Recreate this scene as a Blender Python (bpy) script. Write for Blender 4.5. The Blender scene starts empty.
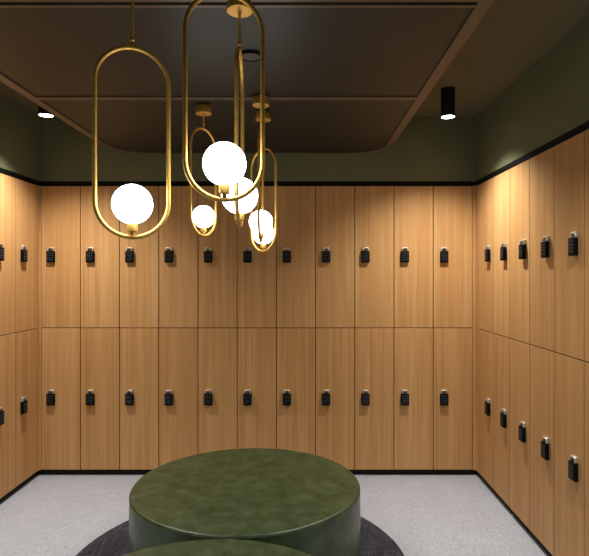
import bpy, bmesh, math, random
from mathutils import Vector, Matrix
random.seed(7)
PI = math.pi
SC = bpy.context.scene
C = SC.collection

# ------------------------------------------------------------------ dimensions (metres)
CZ = 1.540                      # camera height
YB = 4.078                      # plane of the back row of doors
XL, XR = -2.013, 1.3275          # planes of the left and right rows
LW, LH = 0.30, 1.0872           # one locker
KICK = 0.0442
TOPZ = KICK + 2*LH              # 2.2186
TRIM = 0.034
CEIL = CZ + 1.2097
DEPTH = 0.50
YF = -1.7                       # wall behind the viewer
RAFT = CZ + 0.86                # underside of the ceiling raft

# ------------------------------------------------------------------ materials
def new_mat(name):
    m = bpy.data.materials.new(name); m.use_nodes = True
    nt = m.node_tree
    return m, nt, nt.nodes['Principled BSDF']

def plain(name, col, rough=0.5, metal=0.0, spec=0.5):
    m, nt, b = new_mat(name)
    b.inputs['Base Color'].default_value = (*col, 1)
    b.inputs['Roughness'].default_value = rough
    b.inputs['Metallic'].default_value = metal
    b.inputs['Specular IOR Level'].default_value = spec
    return m

def N(nt, typ, **kw):
    n = nt.nodes.new(typ)
    for k, v in kw.items():
        if hasattr(n, k): setattr(n, k, v)
        else: n.inputs[k].default_value = v
    return n

def ramp(nt, stops):
    r = nt.nodes.new('ShaderNodeValToRGB')
    e = r.color_ramp.elements
    while len(e) > 1: e.remove(e[-1])
    e[0].position = stops[0][0]; e[0].color = (*stops[0][1], 1)
    for p, c in stops[1:]:
        x = e.new(p); x.color = (*c, 1)
    return r

def oak():
    m, nt, b = new_mat('oak_veneer')
    L = nt.links.new
    tc = N(nt, 'ShaderNodeTexCoord'); oi = N(nt, 'ShaderNodeObjectInfo')
    off = N(nt, 'ShaderNodeVectorMath', operation='MULTIPLY_ADD')
    L(tc.outputs['Object'], off.inputs[0]); off.inputs[1].default_value = (1, 1, 1)
    sc = N(nt, 'ShaderNodeVectorMath', operation='SCALE'); sc.inputs[0].default_value = (37, 11, 53)
    L(oi.outputs['Random'], sc.inputs['Scale']); L(sc.outputs[0], off.inputs[2])
    def noise(scale, detail, rough, dist=0.0):
        mp = N(nt, 'ShaderNodeMapping'); mp.inputs['Scale'].default_value = scale
        L(off.outputs[0], mp.inputs['Vector'])
        n = N(nt, 'ShaderNodeTexNoise'); n.inputs['Scale'].default_value = 1
        n.inputs['Detail'].default_value = detail; n.inputs['Roughness'].default_value = rough
        n.inputs['Distortion'].default_value = dist
        L(mp.outputs[0], n.inputs['Vector']); return n
    broad = noise((15, 15, .5), 4, .6, .9)
    fine = noise((75, 75, 1.1), 4, .6, .3)
    cath = noise((34, 34, .55), 2, .5, .8)
    a = N(nt, 'ShaderNodeMath', operation='MULTIPLY'); a.inputs[1].default_value = .34
    L(fine.outputs['Fac'], a.inputs[0])
    c = N(nt, 'ShaderNodeMath', operation='MULTIPLY_ADD'); c.inputs[1].default_value = .44
    L(broad.outputs['Fac'], c.inputs[0]); L(a.outputs[0], c.inputs[2])
    d = N(nt, 'ShaderNodeMath', operation='MULTIPLY_ADD'); d.inputs[1].default_value = .22
    L(cath.outputs['Fac'], d.inputs[0]); L(c.outputs[0], d.inputs[2])
    tone = N(nt, 'ShaderNodeMath', operation='MULTIPLY_ADD'); tone.inputs[1].default_value = .05
    L(oi.outputs['Random'], tone.inputs[0]); L(d.outputs[0], tone.inputs[2])
    r = ramp(nt, [(.36, OAK_D), (.52, OAK_M), (.68, OAK_L)])
    L(tone.outputs[0], r.inputs[0]); L(r.outputs[0], b.inputs['Base Color'])
    b.inputs['Roughness'].default_value = .55
    b.inputs['Specular IOR Level'].default_value = .3
    bp = N(nt, 'ShaderNodeBump'); bp.inputs['Strength'].default_value = .06; bp.inputs['Distance'].default_value = .002
    L(fine.outputs['Fac'], bp.inputs['Height']); L(bp.outputs[0], b.inputs['Normal'])
    return m
OAK_D = (.460, .232, .084); OAK_M = (.562, .312, .119); OAK_L = (.662, .400, .172)

def floor_mat():
    m, nt, b = new_mat('speckled_terrazzo')
    L = nt.links.new
    tc = N(nt, 'ShaderNodeTexCoord')
    v = N(nt, 'ShaderNodeTexVoronoi'); v.inputs['Scale'].default_value = 110
    L(tc.outputs['Object'], v.inputs['Vector'])
    sp = N(nt, 'ShaderNodeSeparateColor'); L(v.outputs['Color'], sp.inputs[0])
    r = ramp(nt, [(0, (.31, .335, .39)), (.12, (.38, .405, .465)), (.5, (.41, .435, .495)), (.88, (.44, .465, .525)), (1, (.51, .53, .59))])
    L(sp.outputs[0], r.inputs[0])
    n = N(nt, 'ShaderNodeTexNoise'); n.inputs['Scale'].default_value = 3; n.inputs['Detail'].default_value = 4
    L(tc.outputs['Object'], n.inputs['Vector'])
    r2 = ramp(nt, [(.3, (.93, .93, .93)), (.7, (1, 1, 1))]); L(n.outputs['Fac'], r2.inputs[0])
    mx = N(nt, 'ShaderNodeMix', data_type='RGBA', blend_type='MULTIPLY'); mx.inputs['Factor'].default_value = 1
    L(r.outputs[0], mx.inputs['A']); L(r2.outputs[0], mx.inputs['B'])
    L(mx.outputs['Result'], b.inputs['Base Color'])
    b.inputs['Roughness'].default_value = .5; b.inputs['Specular IOR Level'].default_value = .35
    return m

def leather():
    m, nt, b = new_mat('green_leather')
    L = nt.links.new
    tc = N(nt, 'ShaderNodeTexCoord')
    n = N(nt, 'ShaderNodeTexNoise'); n.inputs['Scale'].default_value = 13; n.inputs['Detail'].default_value = 6; n.inputs['Roughness'].default_value = .6
    L(tc.outputs['Object'], n.inputs['Vector'])
    r = ramp(nt, [(.33, LEA_D), (.5, LEA_M), (.68, LEA_L)]); L(n.outputs['Fac'], r.inputs[0])
    L(r.outputs[0], b.inputs['Base Color'])
    n2 = N(nt, 'ShaderNodeTexNoise'); n2.inputs['Scale'].default_value = 14; n2.inputs['Detail'].default_value = 4
    L(tc.outputs['Object'], n2.inputs['Vector'])
    rr = ramp(nt, [(.3, (.26,)*3), (.7, (.44,)*3)]); L(n2.outputs['Fac'], rr.inputs[0]); L(rr.outputs[0], b.inputs['Roughness'])
    vo = N(nt, 'ShaderNodeTexVoronoi'); vo.inputs['Scale'].default_value = 260; L(tc.outputs['Object'], vo.inputs['Vector'])
    ad = N(nt, 'ShaderNodeMath', operation='MULTIPLY_ADD'); ad.inputs[1].default_value = .03
    L(vo.outputs['Distance'], ad.inputs[0]); L(n2.outputs['Fac'], ad.inputs[2])
    bp = N(nt, 'ShaderNodeBump'); bp.inputs['Strength'].default_value = .2; bp.inputs['Distance'].default_value = .006
    L(ad.outputs[0], bp.inputs['Height']); L(bp.outputs[0], b.inputs['Normal'])
    b.inputs['Specular IOR Level'].default_value = .5
    return m
LEA_D = (.020, .037, .013); LEA_M = (.033, .057, .022); LEA_L = (.051, .082, .036)

def carpet():
    m, nt, b = new_mat('charcoal_carpet')
    L = nt.links.new
    tc = N(nt, 'ShaderNodeTexCoord')
    vals = []
    for ax in (0, 1):
        mp = N(nt, 'ShaderNodeMapping'); mp.inputs['Scale'].default_value = (130, 7, 1) if ax == 0 else (7, 130, 1)
        L(tc.outputs['Object'], mp.inputs['Vector'])
        n = N(nt, 'ShaderNodeTexNoise'); n.inputs['Scale'].default_value = 1; n.inputs['Detail'].default_value = 2
        L(mp.outputs[0], n.inputs['Vector']); vals.append(n)
    mx = N(nt, 'ShaderNodeMath', operation='MAXIMUM'); L(vals[0].outputs['Fac'], mx.inputs[0]); L(vals[1].outputs['Fac'], mx.inputs[1])
    r = ramp(nt, [(.42, (.022, .022, .028)), (.60, (.052, .052, .064)), (.75, (.10, .10, .12))]); L(mx.outputs[0], r.inputs[0])
    L(r.outputs[0], b.inputs['Base Color']); b.inputs['Roughness'].default_value = .95
    b.inputs['Specular IOR Level'].default_value = .1
    bp = N(nt, 'ShaderNodeBump'); bp.inputs['Strength'].default_value = .4; bp.inputs['Distance'].default_value = .004
    L(mx.outputs[0], bp.inputs['Height']); L(bp.outputs[0], b.inputs['Normal'])
    return m

def paint(name, col, groove=0.0):
    m, nt, b = new_mat(name)
    L = nt.links.new
    tc = N(nt, 'ShaderNodeTexCoord')
    n = N(nt, 'ShaderNodeTexNoise'); n.inputs['Scale'].default_value = 2.5; n.inputs['Detail'].default_value = 3
    L(tc.outputs['Object'], n.inputs['Vector'])
    r = ramp(nt, [(.3, tuple(c*.94 for c in col)), (.7, tuple(c*1.06 for c in col))]); L(n.outputs['Fac'], r.inputs[0])
    L(r.outputs[0], b.inputs['Base Color'])
    b.inputs['Roughness'].default_value = .75; b.inputs['Specular IOR Level'].default_value = .25
    n2 = N(nt, 'ShaderNodeTexNoise'); n2.inputs['Scale'].default_value = 180; L(tc.outputs['Object'], n2.inputs['Vector'])
    bp = N(nt, 'ShaderNodeBump'); bp.inputs['Strength'].default_value = .05; bp.inputs['Distance'].default_value = .002
    L(n2.outputs['Fac'], bp.inputs['Height']); L(bp.outputs[0], b.inputs['Normal'])
    return m

def perforated():
    m, nt, b = new_mat('perforated_bronze_mesh')
    L = nt.links.new
    tc = N(nt, 'ShaderNodeTexCoord')
    sep = N(nt, 'ShaderNodeSeparateXYZ'); L(tc.outputs['Object'], sep.inputs[0])
    def wave(sock, freq):
        a = N(nt, 'ShaderNodeMath', operation='MULTIPLY'); a.inputs[1].default_value = freq; L(sock, a.inputs[0])
        s = N(nt, 'ShaderNodeMath', operation='SINE'); L(a.outputs[0], s.inputs[0]); return s
    f = 2*PI/.020
    wx = wave(sep.outputs['X'], f); wy = wave(sep.outputs['Y'], f)
    mu = N(nt, 'ShaderNodeMath', operation='MULTIPLY'); L(wx.outputs[0], mu.inputs[0]); L(wy.outputs[0], mu.inputs[1])
    r = ramp(nt, [(.30, MESH_A), (.62, MESH_B)])
    ma = N(nt, 'ShaderNodeMath', operation='MULTIPLY_ADD'); ma.inputs[1].default_value = .5; ma.inputs[2].default_value = .5
    L(mu.outputs[0], ma.inputs[0]); L(ma.outputs[0], r.inputs[0])
    n = N(nt, 'ShaderNodeTexNoise'); n.inputs['Scale'].default_value = 1.3; L(tc.outputs['Object'], n.inputs['Vector'])
    L(r.outputs[0], b.inputs['Base Color'])
    b.inputs['Metallic'].default_value = .25; b.inputs['Roughness'].default_value = .5
    return m
MESH_A = (.016, .022, .020); MESH_B = (.004, .005, .0045)

def brass():
    m, nt, b = new_mat('brushed_brass')
    L = nt.links.new
    tc = N(nt, 'ShaderNodeTexCoord')
    n = N(nt, 'ShaderNodeTexNoise'); n.inputs['Scale'].default_value = 60; n.inputs['Detail'].default_value = 3
    L(tc.outputs['Object'], n.inputs['Vector'])
    r = ramp(nt, [(.3, (.64, .395, .095)), (.7, (.73, .465, .125))]); L(n.outputs['Fac'], r.inputs[0])
    L(r.outputs[0], b.inputs['Base Color'])
    b.inputs['Metallic'].default_value = .88; b.inputs['Roughness'].default_value = .52
    return m

def glow(name, col, strength):
    m = bpy.data.materials.new(name); m.use_nodes = True
    nt = m.node_tree; nt.nodes.clear()
    e = nt.nodes.new('ShaderNodeEmission'); o = nt.nodes.new('ShaderNodeOutputMaterial')
    e.inputs['Color'].default_value = (*col, 1); e.inputs['Strength'].default_value = strength
    nt.links.new(e.outputs[0], o.inputs['Surface'])
    return m

M_OAK = oak()
M_CARC = plain('locker_gap_shade', (.012, .006, .003), .8)  # near black: gap shade painted into the carcass and door edges
M_FLOOR = floor_mat()
M_LEA = leather()
M_CARPET = carpet()
M_GREEN = paint('olive_green_paint', (.158, .168, .088))
M_CEIL = paint('warm_ceiling_paint', (.170, .145, .082))
M_BLACK = plain('black_trim', (.003, .003, .003), .6, 0, .15)
M_KICK = plain('black_plinth', (.008, .007, .006), .6, 0, .2)
M_LOCK = plain('black_lock_plastic', (.002, .0022, .003), .5, 0, .12)
M_KEY = plain('grey_keypad_button', (.07, .09, .11), .4)
M_STEEL = plain('satin_steel', (.75, .74, .72), .42, .85)
M_MESH = perforated()
M_FRAME = plain('bronze_frame', (.088, .063, .043), .45, .2)
M_BRASS = brass()
M_GLOBE = glow('lit_opal_glass', (1, .985, .95), 13.0)
M_LENS = glow('lit_spot_lens', (.93, .96, 1.0), 12.0)
M_SPOT = plain('matt_black_metal', (.006, .006, .008), .5)
M_PLATE = plain('grey_bronze_plate', (.022, .020, .016), .5)

# ------------------------------------------------------------------ mesh helpers
def obj(name, bm, mat, parent=None, smooth=None):
    bmesh.ops.recalc_face_normals(bm, faces=bm.faces[:])
    me = bpy.data.meshes.new(name); bm.to_mesh(me); bm.free()
    me.materials.append(mat)
    if smooth is not None:
        for p in me.polygons: p.use_smooth = True
        me.set_sharp_from_angle(angle=math.radians(smooth))
    o = bpy.data.objects.new(name, me); C.objects.link(o)
    if parent is not None: o.parent = parent
    return o

def box(bm, lo, hi, bev=0.0, seg=2):
    vs = [bm.verts.new((x, y, z)) for x in (lo[0], hi[0]) for y in (lo[1], hi[1]) for z in (lo[2], hi[2])]
    f = [(0,1,3,2), (4,6,7,5), (0,4,5,1), (2,3,7,6), (0,2,6,4), (1,5,7,3)]
    fs = [bm.faces.new([vs[i] for i in q]) for q in f]
    if bev:
        es = list({e for fa in fs for e in fa.edges})
        bmesh.ops.bevel(bm, geom=es, offset=bev, segments=seg, profile=.5, affect='EDGES')
    return bm

def boxes(*bs):
    bm = bmesh.new()
    for b in bs: box(bm, *b)
    return bm

def lathe(bm, prof, seg=32, cx=0, cy=0):
    """profile of (r, z); r == 0 at an end makes a pole"""
    rings = []
    for r, z in prof:
        if r < 1e-6: rings.append([bm.verts.new((cx, cy, z))])
        else: rings.append([bm.verts.new((cx + r*math.cos(2*PI*i/seg), cy + r*math.sin(2*PI*i/seg), z)) for i in range(seg)])
    for a, b in zip(rings, rings[1:]):
        for i in range(seg):
            j = (i+1) % seg
            if len(a) == 1 and len(b) == 1: continue
            if len(a) == 1: bm.faces.new((a[0], b[i], b[j]))
            elif len(b) == 1: bm.faces.new((a[i], a[j], b[0]))
            else: bm.faces.new((a[i], a[j], b[j], b[i]))
    return bm

def tube(bm, pts, rad, seg=12, closed=False, up=Vector((0, 1, 0))):
    n = len(pts); rings = []
    for i, p in enumerate(pts):
        a = pts[(i-1) % n] if (closed or i > 0) else p
        b = pts[(i+1) % n] if (closed or i < n-1) else p
        t = (b-a).normalized(); s = t.cross(up).normalized(); u = s.cross(t).normalized()
        rings.append([bm.verts.new(p + rad*(math.cos(2*PI*k/seg)*s + math.sin(2*PI*k/seg)*u)) for k in range(seg)])
    for i in range(n if closed else n-1):
        a, b = rings[i], rings[(i+1) % n]
        for k in range(seg):
            bm.faces.new((a[k], a[(k+1) % seg], b[(k+1) % seg], b[k]))
    if not closed:
        bm.faces.new(rings[0]); bm.faces.new(rings[-1])
    return bm

def prism(bm, poly, z0, z1):
    lo = [bm.verts.new((x, y, z0)) for x, y in poly]; hi = [bm.verts.new((x, y, z1)) for x, y in poly]
    bm.faces.new(lo); bm.faces.new(hi)
    n = len(poly)
    for i in range(n): bm.faces.new((lo[i], lo[(i+1) % n], hi[(i+1) % n], hi[i]))
    return bm

def thing(name, label, cat, loc=(0,0,0), rz=0, group=None):
    o = bpy.data.objects.new(name, None); C.objects.link(o)
    o.empty_display_size = .1
    o.location = loc; o.rotation_euler = (0, 0, rz)
    o['label'] = label; o['category'] = cat
    if group: o['group'] = group
    return o

def tag(o, label, cat, group=None):
    o['label'] = label; o['category'] = cat
    if group: o['group'] = group
    return o

def struct(name, bm, mat):
    o = obj(name, bm, mat); o['kind'] = 'structure'
    return o

def children(o): return [c for c in bpy.data.objects if c.parent == o]

# ------------------------------------------------------------------ setting
XLw, XRw, YBw = XL - DEPTH - .02, XR + DEPTH + .02, YB + DEPTH + .02
T = .08
NR, NL = 8, 5                                    # columns on the side rows
Y0R, Y0L = 4.0135, 4.045                         # where the side rows begin
YER, YEL = Y0R - NR*LW, Y0L - NL*LW                # where they end
BZ = TOPZ + TRIM
struct('floor', boxes(((XLw-T, YF-T, -.1), (XRw+T, YBw+T, 0))), M_FLOOR)
struct('ceiling', boxes(((XLw-T, YF-T, CEIL), (XRw+T, YBw+T, CEIL+.1))), M_CEIL)
struct('wall_back', boxes(((XLw, YBw, 0), (XRw, YBw+T, CEIL)), ((XLw, YB, BZ), (XRw, YBw, CEIL))), M_GREEN)
struct('wall_left', boxes(((XLw-T, YF, 0), (XLw, YBw, CEIL)), ((XLw, YF, BZ), (XL, YB, CEIL)), ((XLw, YF, 0), (XL, YEL-.002, BZ))), M_GREEN)
struct('wall_right', boxes(((XRw, YF, 0), (XRw+T, YBw, CEIL)), ((XR, YF, BZ), (XRw, YB, CEIL)), ((XR, YF, 0), (XRw, YER-.002, BZ))), M_GREEN)
struct('wall_front', boxes(((XL, YF-T, 0), (XR, YF, CEIL))), M_GREEN)
e = .004
struct('trim_1', boxes(((XL, YB-e, TOPZ+.001), (XR, YB+.1, BZ-.0005))), M_BLACK)
struct('trim_2', boxes(((XL-.1, YEL, TOPZ+.001), (XL+e, YB-e, BZ-.0005))), M_BLACK)
struct('trim_3', boxes(((XR-e, YER, TOPZ+.001), (XR+.1, YB-e, BZ-.0005))), M_BLACK)
ks = .024
struct('baseboard_back', boxes(((XL-ks, YB+ks, 0), (XR+ks, YBw-.02, KICK-.001))), M_KICK)
struct('baseboard_left', boxes(((XLw+.02, YEL, 0), (XL-ks, YB+ks, KICK-.001))), M_KICK)
struct('baseboard_right', boxes(((XR+ks, YER, 0), (XRw-.02, YB+ks, KICK-.001))), M_KICK)
# oak corner fillers
XB0 = -2.000; XB1 = XB0 + 11*LW
g = .0015
struct('trim_4', boxes(((XL-.018, YB, KICK), (XB0-g, YB+.02, TOPZ)), ((XL-.018, Y0L+g, KICK), (XL, YB, TOPZ))), M_OAK)
struct('trim_5', boxes(((XB1+g, YB, KICK), (XR+.018, YB+.02, TOPZ)), ((XR, Y0R+g, KICK), (XR+.018, YB, TOPZ))), M_OAK)

# ------------------------------------------------------------------ lockers
def make_locker(side):
    """front faces -Y at y = 0, origin at bottom centre of the front; side = lock side"""
    t = thing('locker', '', 'locker')
    h = LH
    bm = boxes(((-LW/2+.0006, .0195, .0006), (LW/2-.0006, DEPTH, h-.0006)))
    obj('carcass', bm, M_CARC, t)
    gp = .0026
    d = bmesh.new(); box(d, (-LW/2+gp, 0, gp), (LW/2-gp, .019, h-gp), .001, 1)
    dr = obj('door', d, M_OAK, t)
    dr.data.materials.append(M_CARC)             # edges blackened, painting the shade of the door gaps
    for p in dr.data.polygons:
        if abs(p.normal.y) < .5: p.material_index = 1
    cx = side*(LW/2 - (.0805 if side < 0 else .0715)); cz = h/2
    w, hh, th = .062, .088, .022
    b = bmesh.new(); box(b, (cx-w/2, -.004-th, cz-hh/2), (cx+w/2, -.004, cz+hh/2), .005, 3)
    lk = obj('lock', b, M_LOCK, t, 40)
    p = bmesh.new(); box(p, (cx-.024, -.004, cz-hh/2+.006), (cx+.024, 0, cz+hh/2-.004), .0015, 1)
    obj('back_plate', p, M_STEEL, lk)
    s = bmesh.new()
    z0, z1 = cz+hh/2-.006, cz+hh/2+.026
    for q in ((-.023, -.0155, z0, z1), (.0155, .023, z0, z1), (-.023, .023, z1-.008, z1+.001)):
        box(s, (cx+q[0], -.020, q[2]), (cx+q[1], 0, q[3]), .0015, 1)
    obj('latch', s, M_STEEL, lk, 50)
    k_ = bmesh.new()
    for i in range(3):
        for j in range(4):
            x = cx + (i-1)*.016; z = cz + .026 - j*.0165
            box(k_, (x-.0035, -.004-th-.0016, z-.0035), (x+.0035, -.004-th+.001, z+.0035), .001, 1)
    obj('keypad', k_, M_KEY, lk)
    return t

def copy_tree(o, parent=None):
    c = o.copy(); C.objects.link(c)
    if parent is not None:
        c.parent = parent
    for ch in children(o): copy_tree(ch, c)
    return c

ORD = ['first', 'second', 'third', 'fourth', 'fifth', 'sixth', 'seventh', 'eighth', 'ninth', 'tenth', 'last']
proto = {-1: make_locker(-1), 1: make_locker(1)}
used = {-1: False, 1: False}
def put(side, loc, rz, label, group):
    o = proto[side] if not used[side] else copy_tree(proto[side])
    used[side] = True
    o.location = loc; o.rotation_euler = (0, 0, rz)
    o['label'] = label; o['category'] = 'locker'; o['group'] = group

for row, z in (('upper', KICK+LH), ('lower', KICK)):
    for i in range(11):
        if i == 0: pl = 'at the left corner'
        elif i == 10: pl = 'at the right corner'
        elif i == 5: pl = 'in the middle, sixth from the left corner'
        elif i < 5: pl = ORD[i] + ' from the left corner'
        else: pl = ORD[10-i] + ' from the right corner'
        put(-1, (XB0 + LW*(i+.5), YB, z), 0, '%s oak locker of the back row, %s' % (row, pl), 'oak lockers along the back wall')
    for i in range(NR):
        pl = 'beside the back corner' if i == 0 else ORD[i] + ' from the back corner'
        put(1, (XR, Y0R - LW*(i+.5), z), -PI/2, '%s oak locker on the right wall, %s' % (row, pl), 'oak lockers along the right wall')
    for i in range(NL):
        pl = 'beside the back corner' if i == 0 else ORD[i] + ' from the back corner'
        put(-1, (XL, Y0L - LW*(i+.5), z), PI/2, '%s oak locker on the left wall, %s' % (row, pl), 'oak lockers along the left wall')

# ------------------------------------------------------------------ ceiling raft
RX0, RX1, RY0, RY1, RR = -1.342, .602, -.30, 3.790, .29
def rrect(x0, x1, y0, y1, r, n=12):
    p = []
    for cx, cy, a0 in ((x1-r, y1-r, 0), (x0+r, y1-r, PI/2), (x0+r, y0+r, PI), (x1-r, y0+r, 1.5*PI)):
        for k in range(n+1):
            a = a0 + k*PI/2/n; p.append((cx + r*math.cos(a), cy + r*math.sin(a)))
    return p
raft = thing('ceiling_raft', 'dark brown perforated metal ceiling raft with rounded corners and bronze frame', 'ceiling panel', (0, 0, RAFT))
FW = .045
outer = rrect(RX0, RX1, RY0, RY1, RR); inner = rrect(RX0+FW, RX1-FW, RY0+FW, RY1-.010, RR-FW)
bm = bmesh.new()
vo = [[bm.verts.new((x, y, z)) for x, y in pl] for pl, z in ((outer, 0), (outer, .06), (inner, .06), (inner, 0))]
n = len(outer)
for a in range(4):
    A, B = vo[a], vo[(a+1) % 4]
    for i in range(n): bm.faces.new((A[i], A[(i+1) % n], B[(i+1) % n], B[i]))
obj('frame', bm, M_FRAME, raft)
bars = [(2.612, .042), (1.7135, .017), (1.676, .017), (.72, .042)]
for y, w in bars:
    obj('crossbar', boxes(((RX0+FW, y-w/2, .001), (RX1-FW, y+w/2, .055))), M_FRAME, raft)
def clip_poly(poly, ya, yb):
    def cut(p, yv, keep):
        out = []
        for i in range(len(p)):
            a, b = p[i], p[(i+1) % len(p)]
            ia, ib = keep(a[1]), keep(b[1])
            if ia: out.append(a)
            if ia != ib:
                t = (yv-a[1])/(b[1]-a[1]); out.append((a[0]+t*(b[0]-a[0]), yv))
        return out
    return cut(cut(poly, ya, lambda y: y >= ya), yb, lambda y: y <= yb)
edges = [RY1, 2.633, 2.591, 1.722, 1.6675, .741, .699, RY0]
for a, b in ((0, 1), (2, 3), (4, 5), (6, 7)):
    bm = bmesh.new(); prism(bm, clip_poly(inner, edges[b], edges[a]), .006, .03)
    obj('mesh_panel', bm, M_MESH, raft)
bm = bmesh.new(); prism(bm, clip_poly(inner, 1.6845, 1.705), .012, .03)
obj('mesh_panel', bm, M_MESH, raft)
for x, y in ((-1.0, 3.3), (.25, 3.3), (-1.0, 1.2), (.25, 1.2)):
    bm = bmesh.new(); tube(bm, [Vector((x, y, .03)), Vector((x, y, CEIL-RAFT))], .006, 8)
    obj('hanger_rod', bm, M_SPOT, raft)
# small round plate set in the raft
bm = bmesh.new(); lathe(bm, [(0, -.004), (.037, -.004), (.040, 0), (.040, .006), (0, .006)], 32)
pl = obj('flush_plate', bm, M_PLATE, raft)
pl.location = (-.203, 2.10, .001)
bm = bmesh.new(); lathe(bm, [(.0405, -.006), (.0425, -.006), (.0435, 0), (.0435, .005), (.0405, .005), (.0405, -.006)], 32)
obj('rim', bm, M_BLACK, pl)

# ------------------------------------------------------------------ pendant lights
RH, RWd, TR, GR = .556, .2145, .0063, .0568       # ring height and width, tube radius, globe radius
def stadium(w, h, n=20):
    r = w/2; p = []
    for k in range(n+1):
        a = k*PI/n; p.append(Vector((r*math.cos(a), 0, h/2 - r + r*math.sin(a))))
    for k in range(n+1):
        a = PI + k*PI/n; p.append(Vector((r*math.cos(a), 0, -h/2 + r + r*math.sin(a))))
    return p
def pendant(x, y, gz, th, label, hang=RAFT):
    """gz = globe centre height; origin where the canopy meets the raft"""
    t = thing('pendant_light', label, 'pendant light', (x, y, hang), math.radians(th), 'brass ring pendant lights over the ottomans')
    zb = gz - .101 - hang; zt = zb + RH; zc = (zb+zt)/2
    bm = bmesh.new(); lathe(bm, [(0, -.042), (.0385, -.042), (.0405, -.040), (.0405, -.031), (.0385, -.018), (.0345, 0), (0, 0)], 40)
    obj('canopy', bm, M_BRASS, t, 35)
    bm = bmesh.new()
    tube(bm, [Vector((0, 0, zt+.012)), Vector((0, 0, -.041))], .0040, 12)
    rod = obj('rod', bm, M_BRASS, t, 40)
    bm = bmesh.new(); lathe(bm, [(0, -.050), (.0065, -.050), (.0065, -.041), (0, -.041)], 16)
    obj('collar', bm, M_BRASS, rod, 40)
    bm = bmesh.new()
    lathe(bm, [(0, zt-.004), (.0055, zt-.003), (.0055, zt+.006), (.004, zt+.008), (.004, zt+.011), (.0065, zt+.013), (.0065, zt+.023), (.004, zt+.026), (0, zt+.026)], 16)
    obj('coupling', bm, M_BRASS, t, 40)
    bm = bmesh.new(); pts = [p + Vector((0, 0, zc)) for p in stadium(RWd-2*TR, RH-2*TR)]
    tube(bm, pts, TR, 14, True)
    obj('ring', bm, M_BRASS, t, 60)
    gl = gz - hang
    bm = bmesh.new()
    prof = [(0, gl+GR)] + [(GR*math.sin(k*PI/24), gl + GR*math.cos(k*PI/24)) for k in range(1, 23)] + [(0, gl+GR*math.cos(22*PI/24))]
    lathe(bm, prof, 40)
    obj('globe', bm, M_GLOBE, t, 60)
    bm = bmesh.new(); b0 = gl - GR
    lathe(bm, [(0, b0+.004), (.0142, b0+.004), (.0148, b0+.002), (.0148, b0-.020), (.0135, b0-.0215), (.0065, b0-.0225), (.0065, b0-.026), (.006, zb+.010), (0, zb+.010)], 28)
    obj('lamp_holder', bm, M_BRASS, t, 35)
    return t
pendant(-.4878, 1.5285, CZ+.2015, 19, 'brass ring pendant hanging at the far left, globe in front of the lockers')
pendant(-.2050, 1.400, CZ+.2905, 12, 'largest looking brass ring pendant, front right, its top at the picture edge')
pendant(-.1958, 1.66, CZ+.2455, 91.4, 'brass ring pendant seen edge-on behind the front right ring')
pendant(-.505, 2.72, CZ+.295, 62, 'small looking brass ring pendant in the back, left of the big globes')
pendant(-.2020, 2.5857, CZ+.2557, 89, 'brass ring pendant seen edge-on in the back right pair')
pendant(-.2080, 2.83, CZ+.218, -46, 'rearmost brass ring pendant, its open ring lowest in the back right pair')

# ------------------------------------------------------------------ ceiling spotlights
SPOT_W = 152
def spot(x, y, label, k=1.0, tx=0.0, ty=0.0):
    t = thing('ceiling_spotlight', label, 'spotlight', (x, y, CEIL), 0, 'black cylinder spotlights on the ceiling')
    h, r = .183, .0456
    bm = bmesh.new()
    lathe(bm, [(0, 0), (r, 0), (r, -h), (r-.003, -h), (r-.003, -h+.006), (0, -h+.006)], 32)
    obj('housing', bm, M_SPOT, t, 35)
    bm = bmesh.new(); lathe(bm, [(0, -h+.0045), (r-.0035, -h+.0045), (r-.0035, -h+.001), (0, -h+.001)], 32)
    obj('lens', bm, M_LENS, t, 35)
    ld = bpy.data.lights.new('spot_beam', 'SPOT'); ld.energy = SPOT_W*k
    ld.color = (1, .945, .875); ld.spot_size = math.radians(124); ld.spot_blend = 1.0; ld.shadow_soft_size = .035
    lo = bpy.data.objects.new('spot_beam', ld); C.objects.link(lo); lo.parent = t
    lo.location = (0, 0, -h-.004)
    lo.rotation_euler = (math.radians(ty), math.radians(tx), 0)
    return t
spot(.949, 3.476, 'black cylinder spotlight on the ceiling right of the brown raft')
spot(-1.657, 3.443, 'black cylinder spotlight peeking out behind the left edge of the raft')
spot(.949, 1.75, 'black cylinder spotlight on the right side, middle of its row', 1)
spot(-1.657, 1.75, 'black cylinder spotlight on the left side, middle of its row', 1)
spot(.949, .10, 'black cylinder spotlight on the right side, nearest the front wall', 1)
spot(-1.657, .10, 'black cylinder spotlight on the left side, nearest the front wall', 1)

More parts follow.
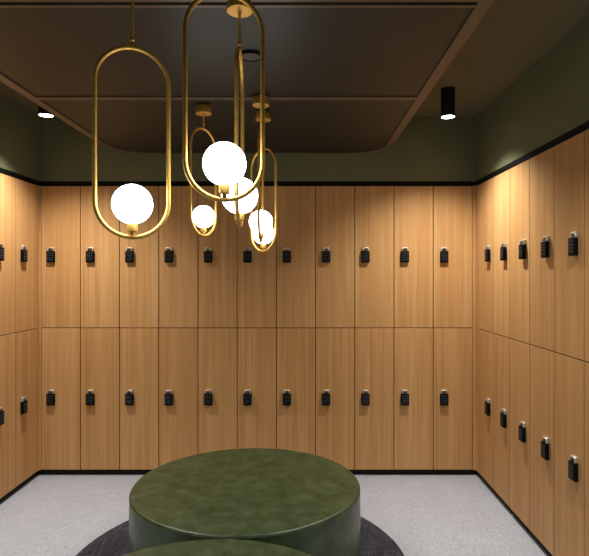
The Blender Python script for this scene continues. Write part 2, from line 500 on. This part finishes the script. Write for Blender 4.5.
# ------------------------------------------------------------------ ottomans and rug
OH = .45
def ottoman(x, y, R, label):
    t = thing('ottoman', label, 'ottoman', (x, y, .008), 0, 'round green leather ottomans')
    H = OH - .008; t.scale = (1, .962, 1)
    bm = bmesh.new(); lathe(bm, [(0, 0), (R-.05, 0), (R-.05, .031), (0, .031)], 72)
    obj('plinth', bm, M_KICK, t, 40)
    bm = bmesh.new()
    prof = [(0, .030), (R-.014, .030), (R-.004, .034), (R, .044)]
    for k in range(1, 10): prof.append((R + .002*math.sin(k*PI/10), .044 + (H-.060)*k/10))
    prof += [(R, H-.016), (R-.003, H-.0155), (0, H-.0155)]
    lathe(bm, prof, 120)
    obj('side_band', bm, M_LEA, t, 50)
    bm = bmesh.new()
    rc = .012
    prof = [(0, H-.0158), (R-.003, H-.0158)]
    for k in range(0, 9):
        a = k*PI/16; prof.append((R-rc+rc*math.cos(a), H-rc-.003+rc*math.sin(a)))
    for k in range(1, 25):
        f = k/24; prof.append(((R-rc)*(1-f), H-.003 + .003*math.sin(f*PI/2)))
    lathe(bm, prof, 120)
    obj('seat_pad', bm, M_LEA, t, 50)
    bm = bmesh.new()
    pts = [Vector(((R-.001)*math.cos(2*PI*i/120), (R-.001)*math.sin(2*PI*i/120), H-.0155)) for i in range(120)]
    tube(bm, pts, .0022, 8, True, Vector((0, 0, 1)))
    obj('piping', bm, M_LEA, t, 60)
    return t
OB = (-.291, 2.797, .590); OF = (-.334, 1.650, .583)
ottoman(*OB, 'large round green leather ottoman in the middle of the charcoal rug')
ottoman(*OF, 'nearest round green leather ottoman, cut off by the bottom picture edge')
# rug: two overlapping discs in one outline
def rug_outline(a, b, n=160):
    (ax, ay, ar), (bx, by, br) = a, b
    pts = []
    inside = lambda x, y, c: (x-c[0])**2 + (y-c[1])**2 < c[2]**2
    A = [(ax+ar*math.cos(t), ay+ar*math.sin(t)) for t in (2*PI*i/n - PI/2 for i in range(n))]
    B = [(bx+br*math.cos(t), by+br*math.sin(t)) for t in (2*PI*i/n + PI/2 for i in range(n))]
    pts = [p for p in A if not inside(*p, b)] + [p for p in B if not inside(*p, a)]
    return pts
bm = bmesh.new(); prism(bm, rug_outline((-.340, 2.82, .90), (OF[0], OF[1], .90)), .0, .008)
tag(obj('rug', bm, M_CARPET), 'charcoal woven rug with a rounded outline under the green ottomans', 'rug')

# ------------------------------------------------------------------ camera, world, colour
cam = bpy.data.cameras.new('camera'); co = bpy.data.objects.new('camera', cam); C.objects.link(co)
co.location = (0, 0, CZ); co.rotation_euler = (PI/2, 0, 0)
cam.sensor_width = 36; cam.lens = 533/589*36
cam.shift_x = (294.5-302.5)/589; cam.shift_y = (274.5-278)/589
cam.clip_start = .05
SC.camera = co
w = bpy.data.worlds.new('world'); SC.world = w; w.use_nodes = True
w.node_tree.nodes['Background'].inputs[0].default_value = (.02, .02, .02, 1)
SC.view_settings.view_transform = 'Standard'; SC.view_settings.look = 'None'
SC.view_settings.gamma = 1; SC.view_settings.use_curve_mapping = False
SC.view_settings.exposure = 0.15
